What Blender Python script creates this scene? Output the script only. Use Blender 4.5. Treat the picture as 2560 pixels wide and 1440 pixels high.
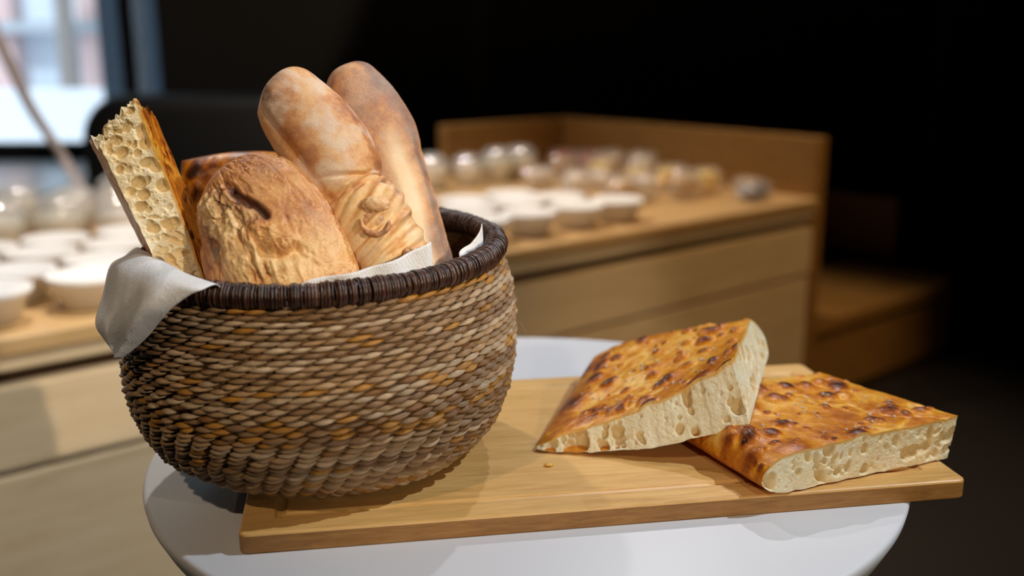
import bpy, math, random
import numpy as np
from mathutils import Vector, Matrix
for o in list(bpy.data.objects): bpy.data.objects.remove(o, do_unlink=True)
scn = bpy.context.scene
COL = scn.collection
R = math.radians
# ------------------------------------------------------------------ camera
T = 0.72                      # height of the round table top above the floor (metres)
CZ = T + 0.30                 # camera height
FPX, PITCH, ROLL = 2571.8, R(13.5887), R(-0.2005)
cam = bpy.data.cameras.new('camera'); camo = bpy.data.objects.new('camera', cam); COL.objects.link(camo)
fw = Vector((0, math.cos(PITCH), -math.sin(PITCH))); up = Vector((0, math.sin(PITCH), math.cos(PITCH))); rt = Vector((1, 0, 0))
rt2 = rt*math.cos(ROLL)+up*math.sin(ROLL); up2 = -rt*math.sin(ROLL)+up*math.cos(ROLL)
m = Matrix((rt2, up2, -fw)).transposed().to_4x4(); m.translation = (0, 0, CZ); camo.matrix_world = m
cam.sensor_width = 36; cam.lens = FPX*36/2560; cam.clip_start = .02; cam.clip_end = 200
cam.dof.use_dof = True; cam.dof.focus_distance = .665; cam.dof.aperture_fstop = 3.3
scn.camera = camo
# ------------------------------------------------------------------ world, lights, exposure
w = bpy.data.worlds.new('sky'); scn.world = w; w.use_nodes = True
wb = w.node_tree.nodes['Background']; wb.inputs[0].default_value = (.72, .86, 1, 1); wb.inputs[1].default_value = 1.5
scn.view_settings.view_transform = 'Standard'; scn.view_settings.look = 'None'
scn.view_settings.exposure = 0; scn.view_settings.gamma = 1; scn.view_settings.use_curve_mapping = False
def spot(name, loc, tgt, power, color, size=.03, cone=50, blend=.4):
    l = bpy.data.lights.new(name, 'SPOT'); l.energy = power; l.color = color; l.shadow_soft_size = size
    l.spot_size = R(cone); l.spot_blend = blend
    o = bpy.data.objects.new(name, l); COL.objects.link(o); o.location = loc
    o.rotation_euler = (Vector(tgt)-Vector(loc)).to_track_quat('-Z', 'Y').to_euler(); return o
spot('side_spotlight', (1.45, .66, T+1.82), (.05, .72, T), 116, (.78, .89, 1), .018, 50, .5)
spot('back_spotlight', (.52, 2.15, T+1.75), (.05, .75, T), 42, (.95, .94, 1), .022, 50, .5)
# a low warm spot from the front right: the lower edge of its cone passes just above the table
def aim(loc, az, dep): a, d = R(az), R(dep); return (loc[0]-math.sin(a)*math.cos(d), loc[1]+math.cos(a)*math.cos(d), loc[2]-math.sin(d))
plane_px = (-.66, 1.62, .36)      # on the counter's front boards, left of the basket
FL = (2.24, -1.55, T+1.50)
spot('front_spotlight', FL, aim(FL, 48, -.7), 262, (1, .82, .60), .025, 51, .10)
spot('front_low_fill', (1.0, -2.3, T+.95), (.235, .68, T+.02), 120, (1, .84, .62), .03, 15.5, .5)  # added fill, no known lamp: lifts the cut faces of the flat breads
spot('counter_left_front_fill', (.9, .95, 2.6), tuple(plane_px), 120, (1, .86, .66), .02, 11.5, .25)  # added fill for the lower left planks; its cone edge shapes the lit patch
spot('counter_fill', (.3, 2.75, 3.1), (.15, 2.3, .6), 100, (1, .82, .62), .05, 66, .8)  # added fill from above, for brighter bowls and glints on the plastic
spot('counter_front_fill', (1.9, .9, 2.9), (.75, 2.4, .40), 125, (1, .64, .30), .04, 34, .7)  # added fill for the right part of the counter front, clear of the table
spot('counter_left_spotlight', (-1.0, 2.55, 3.1), (-.9, 2.2, .6), 220, (1, .90, .80), .05, 85, .8)
spot('overhead_left_spotlight', (-.75, -.35, T+1.55), (-.0, .66, T+.03), 29, (1, .76, .52), .03, 46, .5)

# ------------------------------------------------------------------ helpers
def ray(x, y): return fw*FPX + rt2*(x-1280) + up2*(720-y)
def at_z(x, y, z): d = ray(x, y); return Vector((0, 0, CZ)) + d*((z-CZ)/d.z)
def at_y(x, y, Y): d = ray(x, y); return Vector((0, 0, CZ)) + d*(Y/d.y)

def hash3(i, j, k, seed):
    h = (i.astype(np.int64)*374761393 + j.astype(np.int64)*668265263 + k.astype(np.int64)*2147483647 + seed*974634533) & 0xffffffff
    h = ((h ^ (h >> 13))*1274126177) & 0xffffffff
    h = ((h ^ (h >> 16))*2246822519) & 0xffffffff
    return ((h ^ (h >> 15)) & 0xffffff)/16777215.0
def vnoise(P, f, seed=0):
    Q = np.asarray(P, float)*f + 137.3; I = np.floor(Q).astype(np.int64); F = Q-I; F = F*F*(3-2*F)
    out = 0
    for a in (0, 1):
        for b in (0, 1):
            for c in (0, 1):
                w_ = (F[:, 0] if a else 1-F[:, 0])*(F[:, 1] if b else 1-F[:, 1])*(F[:, 2] if c else 1-F[:, 2])
                out = out + w_*hash3(I[:, 0]+a, I[:, 1]+b, I[:, 2]+c, seed)
    return out*2-1
def fbm(P, f, oct=4, seed=0, gain=.5):
    s = 0; a = 1; n = 0
    for o in range(oct):
        s = s + a*vnoise(P, f*2**o, seed+o*17); n += a; a *= gain
    return s/n
def sm(x, a, b):
    t = np.clip((x-a)/(b-a), 0, 1); return t*t*(3-2*t)

def mesh_obj(name, V, Fc, mats, parent=None, smooth=True, tint=None, uv=None, fmat=None):
    me = bpy.data.meshes.new(name)
    V = np.asarray(V, np.float32)
    me.from_pydata(V.tolist(), [], Fc.tolist() if isinstance(Fc, np.ndarray) else Fc)
    if not isinstance(mats, (list, tuple)): mats = [mats]
    for mm in mats: me.materials.append(mm)
    if fmat is not None: me.polygons.foreach_set('material_index', np.asarray(fmat, np.int32))
    me.polygons.foreach_set('use_smooth', np.full(len(me.polygons), smooth))
    if tint is not None:
        ca = me.color_attributes.new('tint', 'FLOAT_COLOR', 'POINT')
        t4 = np.ones((len(V), 4), np.float32); t4[:, :tint.shape[1]] = tint
        ca.data.foreach_set('color', t4.ravel())
    if uv is not None:
        ul = me.uv_layers.new(name='UVMap'); li = np.zeros(len(me.loops), np.int32); me.loops.foreach_get('vertex_index', li)
        ul.data.foreach_set('uv', np.asarray(uv, np.float32)[li].ravel())
    me.update()
    o = bpy.data.objects.new(name, me); COL.objects.link(o)
    if parent: o.parent = parent; o.matrix_parent_inverse = Matrix.Translation(-parent.location)
    return o
def empty(name, loc): o = bpy.data.objects.new(name, None); COL.objects.link(o); o.location = loc; o.empty_display_size = .05; return o
def tag(o, label=None, cat=None, group=None, kind=None):
    if label: o['label'] = label
    if cat: o['category'] = cat
    if group: o['group'] = group
    if kind: o['kind'] = kind
    return o
def grid_faces(nu, nv, close_u=False, close_v=False, off=0, flip=False):
    iu = np.arange(nu if close_u else nu-1); iv = np.arange(nv if close_v else nv-1)
    A, B = np.meshgrid(iu, iv, indexing='ij'); A = A.ravel(); B = B.ravel(); A2 = (A+1) % nu; B2 = (B+1) % nv
    f = np.stack([A*nv+B, A2*nv+B, A2*nv+B2, A*nv+B2], 1)+off
    return f[:, ::-1] if flip else f
def box_arr(lo, hi):
    x0, y0, z0 = lo; x1, y1, z1 = hi
    V = [(x0,y0,z0),(x1,y0,z0),(x1,y1,z0),(x0,y1,z0),(x0,y0,z1),(x1,y0,z1),(x1,y1,z1),(x0,y1,z1)]
    F = [(0,3,2,1),(4,5,6,7),(0,1,5,4),(1,2,6,5),(2,3,7,6),(3,0,4,7)]
    return V, F
def boxes(name, lst, mat, parent=None, bevel=0):
    V = []; F = []
    for lo, hi in lst:
        v, f = box_arr(lo, hi); F += [tuple(i+len(V) for i in q) for q in f]; V += v
    o = mesh_obj(name, V, F, mat, parent, smooth=False)
    if bevel:
        b = o.modifiers.new('bevel', 'BEVEL'); b.width = bevel; b.segments = 3
    return o
def catmull(pts, n):
    P = np.array(pts, float); P = np.vstack([2*P[0]-P[1], P, 2*P[-1]-P[-2]]); k = len(P)-3
    t = np.linspace(0, k, n); i = np.minimum(t.astype(int), k-1); u = (t-i)[:, None]
    a, b, c, d = P[i], P[i+1], P[i+2], P[i+3]
    return .5*((2*b)+(-a+c)*u+(2*a-5*b+4*c-d)*u*u+(-a+3*b-3*c+d)*u**3)
def lathe(prof, n=48):
    prof = np.array(prof); a = np.linspace(0, 2*np.pi, n, endpoint=False)
    V = np.array([[r*np.cos(t), r*np.sin(t), z] for t in a for r, z in prof]); F = grid_faces(n, len(prof), close_u=True)
    return V, F

def rrect(L, W, inset, rad, n=8):
    r = max(rad-inset*.6, .002); x0, x1, y0, y1 = inset, L-inset, inset, W-inset; P = []
    for cx, cy, a0 in ((x1-r, y1-r, 0), (x0+r, y1-r, 90), (x0+r, y0+r, 180), (x1-r, y0+r, 270)):
        for k in range(n+1): aa = R(a0+90*k/n); P.append((cx+r*math.cos(aa), cy+r*math.sin(aa)))
    return P
# ------------------------------------------------------------------ materials
class NT:
    def __init__(s, name):
        s.m = bpy.data.materials.new(name); s.m.use_nodes = True; s.t = s.m.node_tree; s.b = s.t.nodes['Principled BSDF']
    def n(s, t, **k):
        q = s.t.nodes.new(t)
        for a, v in k.items():
            if a.startswith('i_'): q.inputs[a[2:].replace('_', ' ')].default_value = v
            else: setattr(q, a, v)
        return q
    def l(s, a, b): s.t.links.new(a, b)
    def ramp(s, src, stops):
        r = s.n('ShaderNodeValToRGB'); e = r.color_ramp.elements
        while len(e) < len(stops): e.new(.5)
        for q, (p, c) in zip(e, stops): q.position = p; q.color = (*c, 1)
        s.l(src, r.inputs[0]); return r.outputs[0]
    def mix(s, f, a, b, mode='MIX'):
        q = s.n('ShaderNodeMix', data_type='RGBA', blend_type=mode)
        for sock, v in ((q.inputs[0], f), (q.inputs[6], a), (q.inputs[7], b)):
            if isinstance(v, (int, float)): sock.default_value = v
            elif isinstance(v, tuple): sock.default_value = (*v, 1)
            else: s.l(v, sock)
        return q.outputs[2]
    def math(s, op, a, b=0, clamp=False):
        q = s.n('ShaderNodeMath', operation=op, use_clamp=clamp)
        for sock, v in ((q.inputs[0], a), (q.inputs[1], b)):
            if isinstance(v, (int, float)): sock.default_value = v
            else: s.l(v, sock)
        return q.outputs[0]
    def noise(s, scale, detail=4, rough=.55, vec=None, dist=0):
        q = s.n('ShaderNodeTexNoise'); q.inputs['Scale'].default_value = scale; q.inputs['Detail'].default_value = detail
        q.inputs['Roughness'].default_value = rough; q.inputs['Distortion'].default_value = dist
        s.l(vec if vec else s.obj(), q.inputs['Vector']); return q.outputs['Fac']
    def obj(s):
        if not hasattr(s, '_o'): s._o = s.n('ShaderNodeTexCoord').outputs['Object']
        return s._o
    def mapping(s, vec, scale=(1, 1, 1), rot=(0, 0, 0), loc=(0, 0, 0)):
        q = s.n('ShaderNodeMapping'); q.inputs['Scale'].default_value = scale; q.inputs['Rotation'].default_value = rot; q.inputs['Location'].default_value = loc
        s.l(vec, q.inputs['Vector']); return q.outputs[0]
    def bump(s, h, strength=.3, dist=.001):
        q = s.n('ShaderNodeBump'); q.inputs['Strength'].default_value = strength; q.inputs['Distance'].default_value = dist
        s.l(h, q.inputs['Height']); s.l(q.outputs[0], s.b.inputs['Normal']); return q
    def tint(s):
        a = s.n('ShaderNodeAttribute', attribute_name='tint'); sp = s.n('ShaderNodeSeparateColor'); s.l(a.outputs['Color'], sp.inputs[0])
        s.tc = a.outputs['Color']; return sp.outputs
    def col(s, v): s.l(v, s.b.inputs['Base Color']) if not isinstance(v, tuple) else setattr(s.b.inputs['Base Color'], 'default_value', (*v, 1))
    def set(s, **k):
        for a, v in k.items(): s.b.inputs[a.replace('_', ' ')].default_value = v
        return s
def plain(name, col, rough=.6, **k):
    q = NT(name); q.col(col); q.set(Roughness=rough)
    for a, v in k.items(): q.b.inputs[a.replace('_', ' ')].default_value = v
    # a faint unevenness so that no surface is perfectly flat
    q.bump(q.noise(220, 3), .06, .0005)
    return q.m

def crust_mat(name, stops, rough=.42, flour=(.80, .65, .53), cream=(.90, .77, .53), spec=.5, fine=.35, coat=0):
    q = NT(name); r, g, b = q.tint()[:3]
    n1 = q.noise(160, 6, .65); n2 = q.noise(38, 4, .6); n3 = q.noise(900, 2, .6)
    n4 = q.noise(420, 3, .7)
    v = q.math('ADD', r, q.math('MULTIPLY', q.math('SUBTRACT', n1, .5), .75)); v = q.math('ADD', v, q.math('MULTIPLY', q.math('SUBTRACT', n4, .5), .35))
    v = q.math('ADD', v, q.math('MULTIPLY', q.math('SUBTRACT', n2, .5), .75), True)
    base = q.ramp(v, stops)
    c2 = q.mix(q.math('MULTIPLY', b, .95), base, q.mix(q.math('MULTIPLY', q.math('SUBTRACT', n2, .35), 2.0, True), cream, (.74, .46, .17)))
    fl = q.math('MULTIPLY', g, q.math('ADD', q.math('MULTIPLY', n3, 1.1), q.math('MULTIPLY', n1, .5)), True)
    c3 = q.mix(fl, c2, flour)
    q.col(c3)
    q.l(q.math('ADD', q.math('MULTIPLY', g, .35), q.math('ADD', q.math('MULTIPLY', n1, .2), rough-.1), True), q.b.inputs['Roughness'])
    q.set(Specular_IOR_Level=spec, Subsurface_Weight=.02, Subsurface_Scale=.002, Coat_Weight=coat, Coat_Roughness=.28)
    q.b.inputs['Subsurface Radius'].default_value = (1, .5, .2)
    q.bump(q.math('ADD', n1, q.math('MULTIPLY', n3, .35)), fine, .0011)
    return q.m
FOC = [(0, (.86, .52, .12)), (.22, (.76, .33, .026)), (.45, (.56, .17, .009)), (.68, (.30, .070, .007)), (1, (.05, .012, .004))]
BAG = [(0, (.84, .60, .31)), (.3, (.76, .42, .15)), (.52, (.64, .26, .06)), (.78, (.36, .11, .025)), (1, (.16, .055, .02))]
M_foc = crust_mat('golden_oiled_crust', FOC, .34, spec=.24, fine=.35, coat=.08)
M_bag = crust_mat('floured_baguette_crust', BAG, .52, fine=.5)
M_cia = crust_mat('rustic_roll_crust', [(0, (.86, .58, .25)), (.3, (.74, .38, .115)), (.55, (.58, .235, .055)), (.8, (.33, .10, .022)), (1, (.08, .022, .008))], .48, cream=(.90, .69, .36), fine=.3)
def crumb_mat(name, c0, c1):
    q = NT(name); vo = q.n('ShaderNodeTexVoronoi'); vo.inputs['Scale'].default_value = 620; q.l(q.mapping(q.obj(), (1, 1, 1.3)), vo.inputs['Vector'])
    n = q.noise(700, 4, .7); n2 = q.noise(60, 3)
    q.col(q.mix(n2, c0, c1)); q.set(Roughness=.62, Subsurface_Weight=.25, Subsurface_Scale=.004, Specular_IOR_Level=.45)
    q.b.inputs['Subsurface Radius'].default_value = (1, .7, .4)
    q.bump(q.math('ADD', q.math('MULTIPLY', vo.outputs['Distance'], .9), n), .75, .0011); return q.m
M_crumb = crumb_mat('open_cream_crumb', (.86, .74, .47), (.80, .65, .36))
M_salt = plain('salt', (.93, .88, .8), .15, Transmission_Weight=.5)

def wood_mat(name, c0, c1, c2, scale=1., ring=26, rough=.5, strip=None, rot=(0, 0, 0), knots=0):
    q = NT(name); v = q.mapping(q.obj(), (1*scale, 9*scale, 9*scale), rot)
    n = q.noise(ring*.35, 5, .6, v, .6); f = q.noise(ring*3, 4, .6, q.mapping(q.obj(), (.6*scale, 14*scale, 14*scale), rot))
    s = q.math('ADD', q.math('MULTIPLY', n, .65), q.math('MULTIPLY', f, .35))
    c = q.ramp(s, [(.32, c0), (.5, c1), (.68, c2)])
    if strip:
        sp = q.n('ShaderNodeSeparateXYZ'); q.l(q.mapping(q.obj(), (1, 1, 1), rot), sp.inputs[0])
        row = q.math('FLOOR', q.math('DIVIDE', sp.outputs['Y'], strip)); wn = q.n('ShaderNodeTexWhiteNoise', noise_dimensions='1D'); q.l(row, wn.inputs['W'])
        seg = q.math('FLOOR', q.math('ADD', q.math('DIVIDE', sp.outputs['X'], strip*11), q.math('MULTIPLY', wn.outputs['Value'], 7)))
        wn2 = q.n('ShaderNodeTexWhiteNoise', noise_dimensions='2D'); cb = q.n('ShaderNodeCombineXYZ'); q.l(row, cb.inputs[0]); q.l(seg, cb.inputs[1]); q.l(cb.outputs[0], wn2.inputs['Vector'])
        c = q.mix(q.math('MULTIPLY', wn2.outputs['Value'], .30), c, c2)
    if knots:
        vo = q.n('ShaderNodeTexVoronoi'); vo.inputs['Scale'].default_value = knots; q.l(q.mapping(q.obj(), (.5, 1.6, 1.6), rot), vo.inputs['Vector'])
        c = q.mix(q.ramp(vo.outputs['Distance'], [(.03, (1, 1, 1)), (.10, (0, 0, 0))]), c, (.16, .06, .02))
    q.col(c); q.set(Roughness=rough); q.bump(s, .12, .0008); return q.m

# ------------------------------------------------------------------ the room
XW0, XW1, YW0, YW1, H = -4.2, 4.6, -4.2, 4.75, 3.3
M_wall = plain('near_black_wall_paint', (.018, .016, .015), .75)
M_wallr = plain('charcoal_wall_paint', (.022, .020, .019), .7)
M_floor = wood_mat('dark_stained_floor', (.006, .0045, .0035), (.009, .0065, .005), (.013, .009, .0065), 1, 26, .55, strip=.12)
M_black = plain('black_powder_coat', (.012, .012, .013), .45)
boxes('floor', [((XW0-.1, YW0-.1, -.1), (XW1+.1, YW1+.1, 0))], M_floor)['kind'] = 'structure'
boxes('ceiling', [((XW0-.1, YW0-.1, H), (XW1+.1, YW1+.1, H+.1))], M_wall)['kind'] = 'structure'
boxes('wall_left', [((XW0-.1, YW0, 0), (XW0, YW1, H))], M_wall)['kind'] = 'structure'
boxes('wall_right', [((XW1, YW0, 0), (XW1+.1, YW1, H))], M_wallr)['kind'] = 'structure'
boxes('wall_front', [((XW0, YW0-.1, 0), (XW1, YW0, H))], M_wall)['kind'] = 'structure'
# window opening in the back wall
sill = at_y(100, 392, YW1).z; wx1 = at_y(252, 200, YW1).x; px0 = at_y(312, 200, YW1).x; px1 = at_y(348, 200, YW1).x; sx1 = at_y(408, 200, YW1).x; wx0 = -3.6; wz1 = 2.6
boxes('wall_back', [((XW0, YW1, 0), (wx0, YW1+.14, H)), ((sx1, YW1, 0), (XW1, YW1+.14, H)), ((wx0, YW1, 0), (sx1, YW1+.14, sill)), ((wx0, YW1, wz1), (sx1, YW1+.14, H))], M_wallr)['kind'] = 'structure'
M_glass = NT('window_glass').set(Roughness=.0, Transmission_Weight=1.0, IOR=1.01).m
M_bluefr = plain('blue_grey_window_frame', (.20, .26, .33), .4)
win = empty('window_1', (wx0, YW1+.07, sill)); win['kind'] = 'structure'
boxes('frame', [((wx0, YW1+.03, sill), (sx1, YW1+.11, sill+.06)), ((px0, YW1-.02, sill+.06), (px1, YW1+.12, wz1-.06)), ((wx0, YW1+.03, wz1-.06), (sx1, YW1+.11, wz1)), ((sx1-.02, YW1+.03, sill+.06), (sx1, YW1+.11, wz1-.06))], M_black, win)
boxes('pane', [((wx0, YW1+.065, sill+.06), (px0, YW1+.071, wz1-.06))], M_glass, win)
boxes('sidelight_pane', [((px1, YW1+.065, sill+.06), (sx1-.02, YW1+.071, wz1-.06))], M_glass, win)
tr = at_y(1215, 300, YW1-.05)
boxes('trim_1', [((tr.x-.07, YW1-.05, 0), (tr.x+.02, YW1, H))], plain('dim_brown_trim', (.035, .028, .024), .6))['kind'] = 'structure'
rx = at_y(2330, 300, 3.9).x
boxes('trim_2', [((rx, 3.85, 0), (rx+1.6, 3.95, H))], plain('black_partition', (.007, .007, .007), .8))['kind'] = 'structure'
# outdoors seen through the window
o = boxes('street_pavement', [((-14, YW1+.3, -.2), (6, 22, -.05))], plain('pale_pavement', (.62, .66, .70), .8)); tag(o, 'pale bright pavement outside the window', 'pavement'); o['kind'] = 'structure'
q = NT('pale_facade'); nn = q.noise(1.4, 3); q.col(q.ramp(nn, [(.35, (.50, .60, .70)), (.6, (.72, .80, .88))])); q.set(Roughness=.8)
fac = empty('street_building', (-4.5, 13, -.05)); tag(fac, 'pale blue-grey building across the street beyond the window', 'building')
boxes('facade_wall', [((-13, 13, -.05), (3, 13.3, 6))], q.m, fac)
M_brick = plain('faded_pink_brick', (.74, .54, .52), .85)
for xx in (-6.2, -5.0, -7.6, -8.6): boxes('brick_pillar', [((xx-.2, 12.75, -.05), (xx+.2, 13, 4.5))], M_brick, fac)
boxes('ledge', [((-13, 12.6, 1.12), (3, 13, 1.25))], plain('grey_ledge', (.45, .50, .55), .8), fac)
o = boxes('planter_wall', [((-9, 8.6, -.05), (-1.4, 9.0, .62))], plain('white_render', (.85, .90, .95), .8)); tag(o, 'low white wall outside behind the window glass', 'wall')
def blob(name, c, r, mat, parent=None, seed=0, amp=.25, f=3, n=32, sq=(1, 1, 1)):
    th = np.linspace(0, np.pi, n); ph = np.linspace(0, 2*np.pi, 2*n, endpoint=False)
    TH, PH = np.meshgrid(th, ph, indexing='ij'); D = np.stack([np.sin(TH)*np.cos(PH), np.sin(TH)*np.sin(PH), np.cos(TH)], -1).reshape(-1, 3)
    rr = 1+amp*fbm(D+seed*3.1, f, 3, seed); V = D*rr[:, None]*r*np.array(sq)+np.array(c)
    return mesh_obj(name, V, grid_faces(n, 2*n, close_v=True), mat, parent)
tre = empty('street_tree', (-4.35, 10.5, -.05)); tag(tre, 'light green tree outside at the top of the window', 'tree')
M_leaf = plain('spring_leaves', (.42, .62, .28), .7)
for i, (dx, dz, rr) in enumerate([(-.8, 3.1, .55), (.0, 3.3, .6), (.75, 2.95, .45), (-.3, 2.9, .35)]): blob('foliage', (-4.35+dx, 10.5, dz), rr, M_leaf, tre, i, .5, 4)
V, F = lathe([(.12, -.05), (.09, 1.2), (.07, 2.9)], 12); mesh_obj('trunk', V+np.array([-4.35-.1, 10.6, 0]), F, plain('grey_bark', (.3, .27, .25), .9), tre)
l = bpy.data.lights.new('daylight', 'SUN'); l.energy = 3.2; l.color = (.86, .93, 1); l.angle = R(8); o = bpy.data.objects.new('daylight', l); COL.objects.link(o); o.rotation_euler = (R(-38), 0, R(12)); o.rotation_euler = Vector((.25, 1, -1.1)).to_track_quat('-Z', 'Y').to_euler()

cx0 = at_y(256, 200, 6.2).x; cx1 = at_y(318, 200, 6.2).x; cx2 = at_y(470, 200, 6.2).x
o = boxes('frame_daylight_block', [((cx0, 6.2, -.05), (cx2, 6.6, 4.5))], M_bluefr); tag(o, 'blue-grey column added outside in place of the daylit frame at the right edge of the window', 'block')  # added block; its blue-grey stands in for daylight on the window frame
# ------------------------------------------------------------------ timber counter with tiers
ZC = T-.12
A0 = at_z(0, 843, ZC); A1 = at_z(2038, 495, ZC); e = (A1-A0); e.z = 0; LEN = e.length; e.normalize(); nrm = Vector((-e.y, e.x, 0))
ang = math.atan2(e.y, e.x)
def plane_hit(x, y, s_off=0, t_off=0):          # where a sight line meets the counter's front plane
    d = ray(x, y); n = nrm; k = ((A0+nrm*t_off)-Vector((0, 0, CZ))).dot(n)/d.dot(n); return Vector((0, 0, CZ))+d*k
def loc_st(p): return (p-A0).dot(e), (p-A0).dot(nrm)
zg1 = plane_hit(0, 957).z; zg2 = plane_hit(0, 1195).z; zg3 = zg2-(zg1-zg2)
# height of the raised end panel, from the front corner
zP = A1.z + (at_y(2046, 345, A1.y).z - at_y(2046, 495, A1.y).z)
back = at_z(1600, 325, zP); DEP = max(1.0, loc_st(back)[1])
print('counter', LEN, 'dir', math.degrees(ang), 'depth', DEP, 'gaps', zg1, zg2, 'zP', zP, 'back s', loc_st(back))
M_pine = wood_mat('pale_pine_planks', (.68, .50, .30), (.78, .61, .39), (.84, .68, .46), 1, 14, .45, knots=1.1)
M_pine2 = wood_mat('pine_worktop', (.50, .30, .12), (.60, .39, .18), (.68, .46, .24), 1, 14, .4)
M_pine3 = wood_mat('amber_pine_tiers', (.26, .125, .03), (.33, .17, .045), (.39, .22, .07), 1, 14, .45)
cnt = empty('timber_counter', (A0.x, A0.y, 0)); cnt.rotation_euler = (0, 0, ang)
tag(cnt, 'long pine plank counter covered in bowls and wrapped food behind the basket', 'counter')
def cbox(name, lst, mat, bevel=.004, parent=None):
    o = boxes(name, lst, mat, None, bevel); o.parent = parent or cnt; return o
S0 = -1.0
cbox('worktop', [((S0, -.012, ZC-.028), (LEN, DEP, ZC))], M_pine2)
cbox('front_plank', [((S0, 0, zg1+.014), (LEN, .03, ZC-.03))], M_pine)
cbox('front_plank', [((S0, .0, zg2+.006), (LEN, .03, zg1-.010))], M_pine)
cbox('front_plank', [((S0, .004, .03), (LEN, .03, zg2-.004))], M_pine)
cbox('core', [((S0, .05, 0), (LEN-.02, DEP-.02, ZC-.03))], plain('gap_shade_brown', (.07, .035, .015), .8))  # dark brown here paints the shade seen in the gaps between the planks
cbox('end_plank', [((LEN-.02, .03, 0.0), (LEN, DEP, ZC-.03))], M_pine3)
srail = loc_st(at_z(1190, 430, ZC))[0]
cbox('back_rail', [((1.55, DEP, 0), (LEN, DEP+.04, zP))], M_pine3)
cbox('end_rail', [((LEN, 0.0, 0), (LEN+.045, DEP+.04, zP))], M_pine3)
# lower tiers beyond the counter's end
tier = empty('timber_tier', (A0.x, A0.y, 0)); tier.rotation_euler = (0, 0, ang)
tag(tier, 'stepped pine tiers descending to the right of the counter end', 'steps')
zt = plane_hit(2035, 812).z; s2 = loc_st(plane_hit(2372, 692))[0]
pb = at_z(2240, 650, zt); sb, tb = loc_st(pb)
zp2 = pb.z + (at_y(2240, 497, pb.y).z-at_y(2240, 650, pb.y).z)
print('tier', zt, s2, 'panel', sb, tb, zp2)
cbox('lower_tread', [((LEN+.05, .0, zt-.04), (max(s2, LEN+.4), 1.6, zt))], M_pine3, parent=tier)
cbox('lower_riser', [((LEN+.05, .02, 0), (max(s2, LEN+.4)-.02, .06, zt-.04))], M_pine3, parent=tier)
cbox('tier_panel', [((sb-.02, tb, zt), (sb+.03, min(DEP, tb+.8), zp2))], M_pine3, parent=tier)
cbox('tier_riser', [((LEN+.05, tb+.45, zt), (sb-.02, tb+.50, zp2-.03))], M_pine3, parent=tier)
cbox('lower_end_panel', [((max(s2, LEN+.4), 0, 0), (max(s2, LEN+.4)+.04, tb+.1, zt+.015))], M_pine3, parent=tier)

# ------------------------------------------------------------------ food on the counter (all far out of focus)
def cpos(s, t, z=ZC+.002): p = A0+e*s+nrm*t; return Vector((p.x, p.y, z))
M_paper = plain('white_paper_board', (.86, .85, .86), .6); M_lid = plain('matt_white_lid', (.93, .93, .95), .5)
M_kraft = plain('kraft_paper', (.55, .36, .19), .7)
bowlV, bowlF = lathe([(0, .001), (.040, .001), (.042, 0), (.059, .046), (.061, .047)], 36)
lidV, lidF = lathe([(.0625, .044), (.0635, .050), (.060, .052), (.057, .0505), (0, .0505)], 36)
bowl_me = lid_me = None
ORD = ['first', 'second', 'third', 'fourth', 'fifth', 'sixth', 'seventh', 'eighth', 'ninth', 'tenth', 'eleventh', 'twelfth', 'thirteenth', 'fourteenth', 'fifteenth', 'sixteenth']
rng = random.Random(4)
def proj(p):
    v = p-Vector((0, 0, CZ)); d = v.dot(fw); return 1280+FPX*v.dot(rt2)/d, 720-FPX*v.dot(up2)/d
proto = None
def place_bowl(p, label, group, sc=1):
    global proto
    if proto is None:
        r0 = empty('lidded_bowl', (0, 0, 0)); a = mesh_obj('bowl', bowlV, bowlF, M_kraft if 0 else M_paper); a.parent = r0
        b = mesh_obj('lid', lidV, lidF, M_lid); b.parent = r0; proto = r0; r = r0
    else:
        r = proto.copy(); COL.objects.link(r)
        for ch in list(proto.children): c = ch.copy(); COL.objects.link(c); c.parent = r
    r.location = p; r.scale = (sc, sc, sc); r.rotation_euler = (0, 0, rng.uniform(0, 6)); tag(r, label, 'bowl', group); return r
def clear_mat(name, col, rough=.12, tr=.75):
    q = NT(name); o_ = [n_ for n_ in q.t.nodes if n_.type == 'OUTPUT_MATERIAL'][0]
    q.col(col); q.set(Roughness=rough, Specular_IOR_Level=1.0, Metallic=.0); b = q.bump(q.noise(60, 3), .4, .004)
    tp = q.n('ShaderNodeBsdfTransparent'); gl = q.n('ShaderNodeBsdfGlossy'); gl.inputs['Roughness'].default_value = rough; q.l(b.outputs[0], gl.inputs['Normal'])
    m1 = q.n('ShaderNodeMixShader'); m1.inputs[0].default_value = .45; q.l(q.b.outputs[0], m1.inputs[1]); q.l(gl.outputs[0], m1.inputs[2])
    m2 = q.n('ShaderNodeMixShader'); m2.inputs[0].default_value = tr; q.l(m1.outputs[0], m2.inputs[1]); q.l(tp.outputs[0], m2.inputs[2]); q.l(m2.outputs[0], o_.inputs[0]); return q.m
M_clear = clear_mat('clear_plastic', (.97, .98, 1), .12, .60)
M_filling = [plain('pale_salad', (.80, .79, .70), .5), plain('beige_filling', (.78, .68, .54), .5), plain('cream_dressing', (.90, .87, .82), .4), plain('grey_green_leaves', (.60, .62, .52), .5)]
cupV, cupF = lathe([(0, .001), (.032, 0), (.043, .055), (.045, .057), (.040, .075), (.022, .088), (0, .09)], 28)
conV, conF = lathe([(0, .004), (.029, .004), (.039, .048), (.030, .062), (0, .066)], 24)
cups = {}
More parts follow.
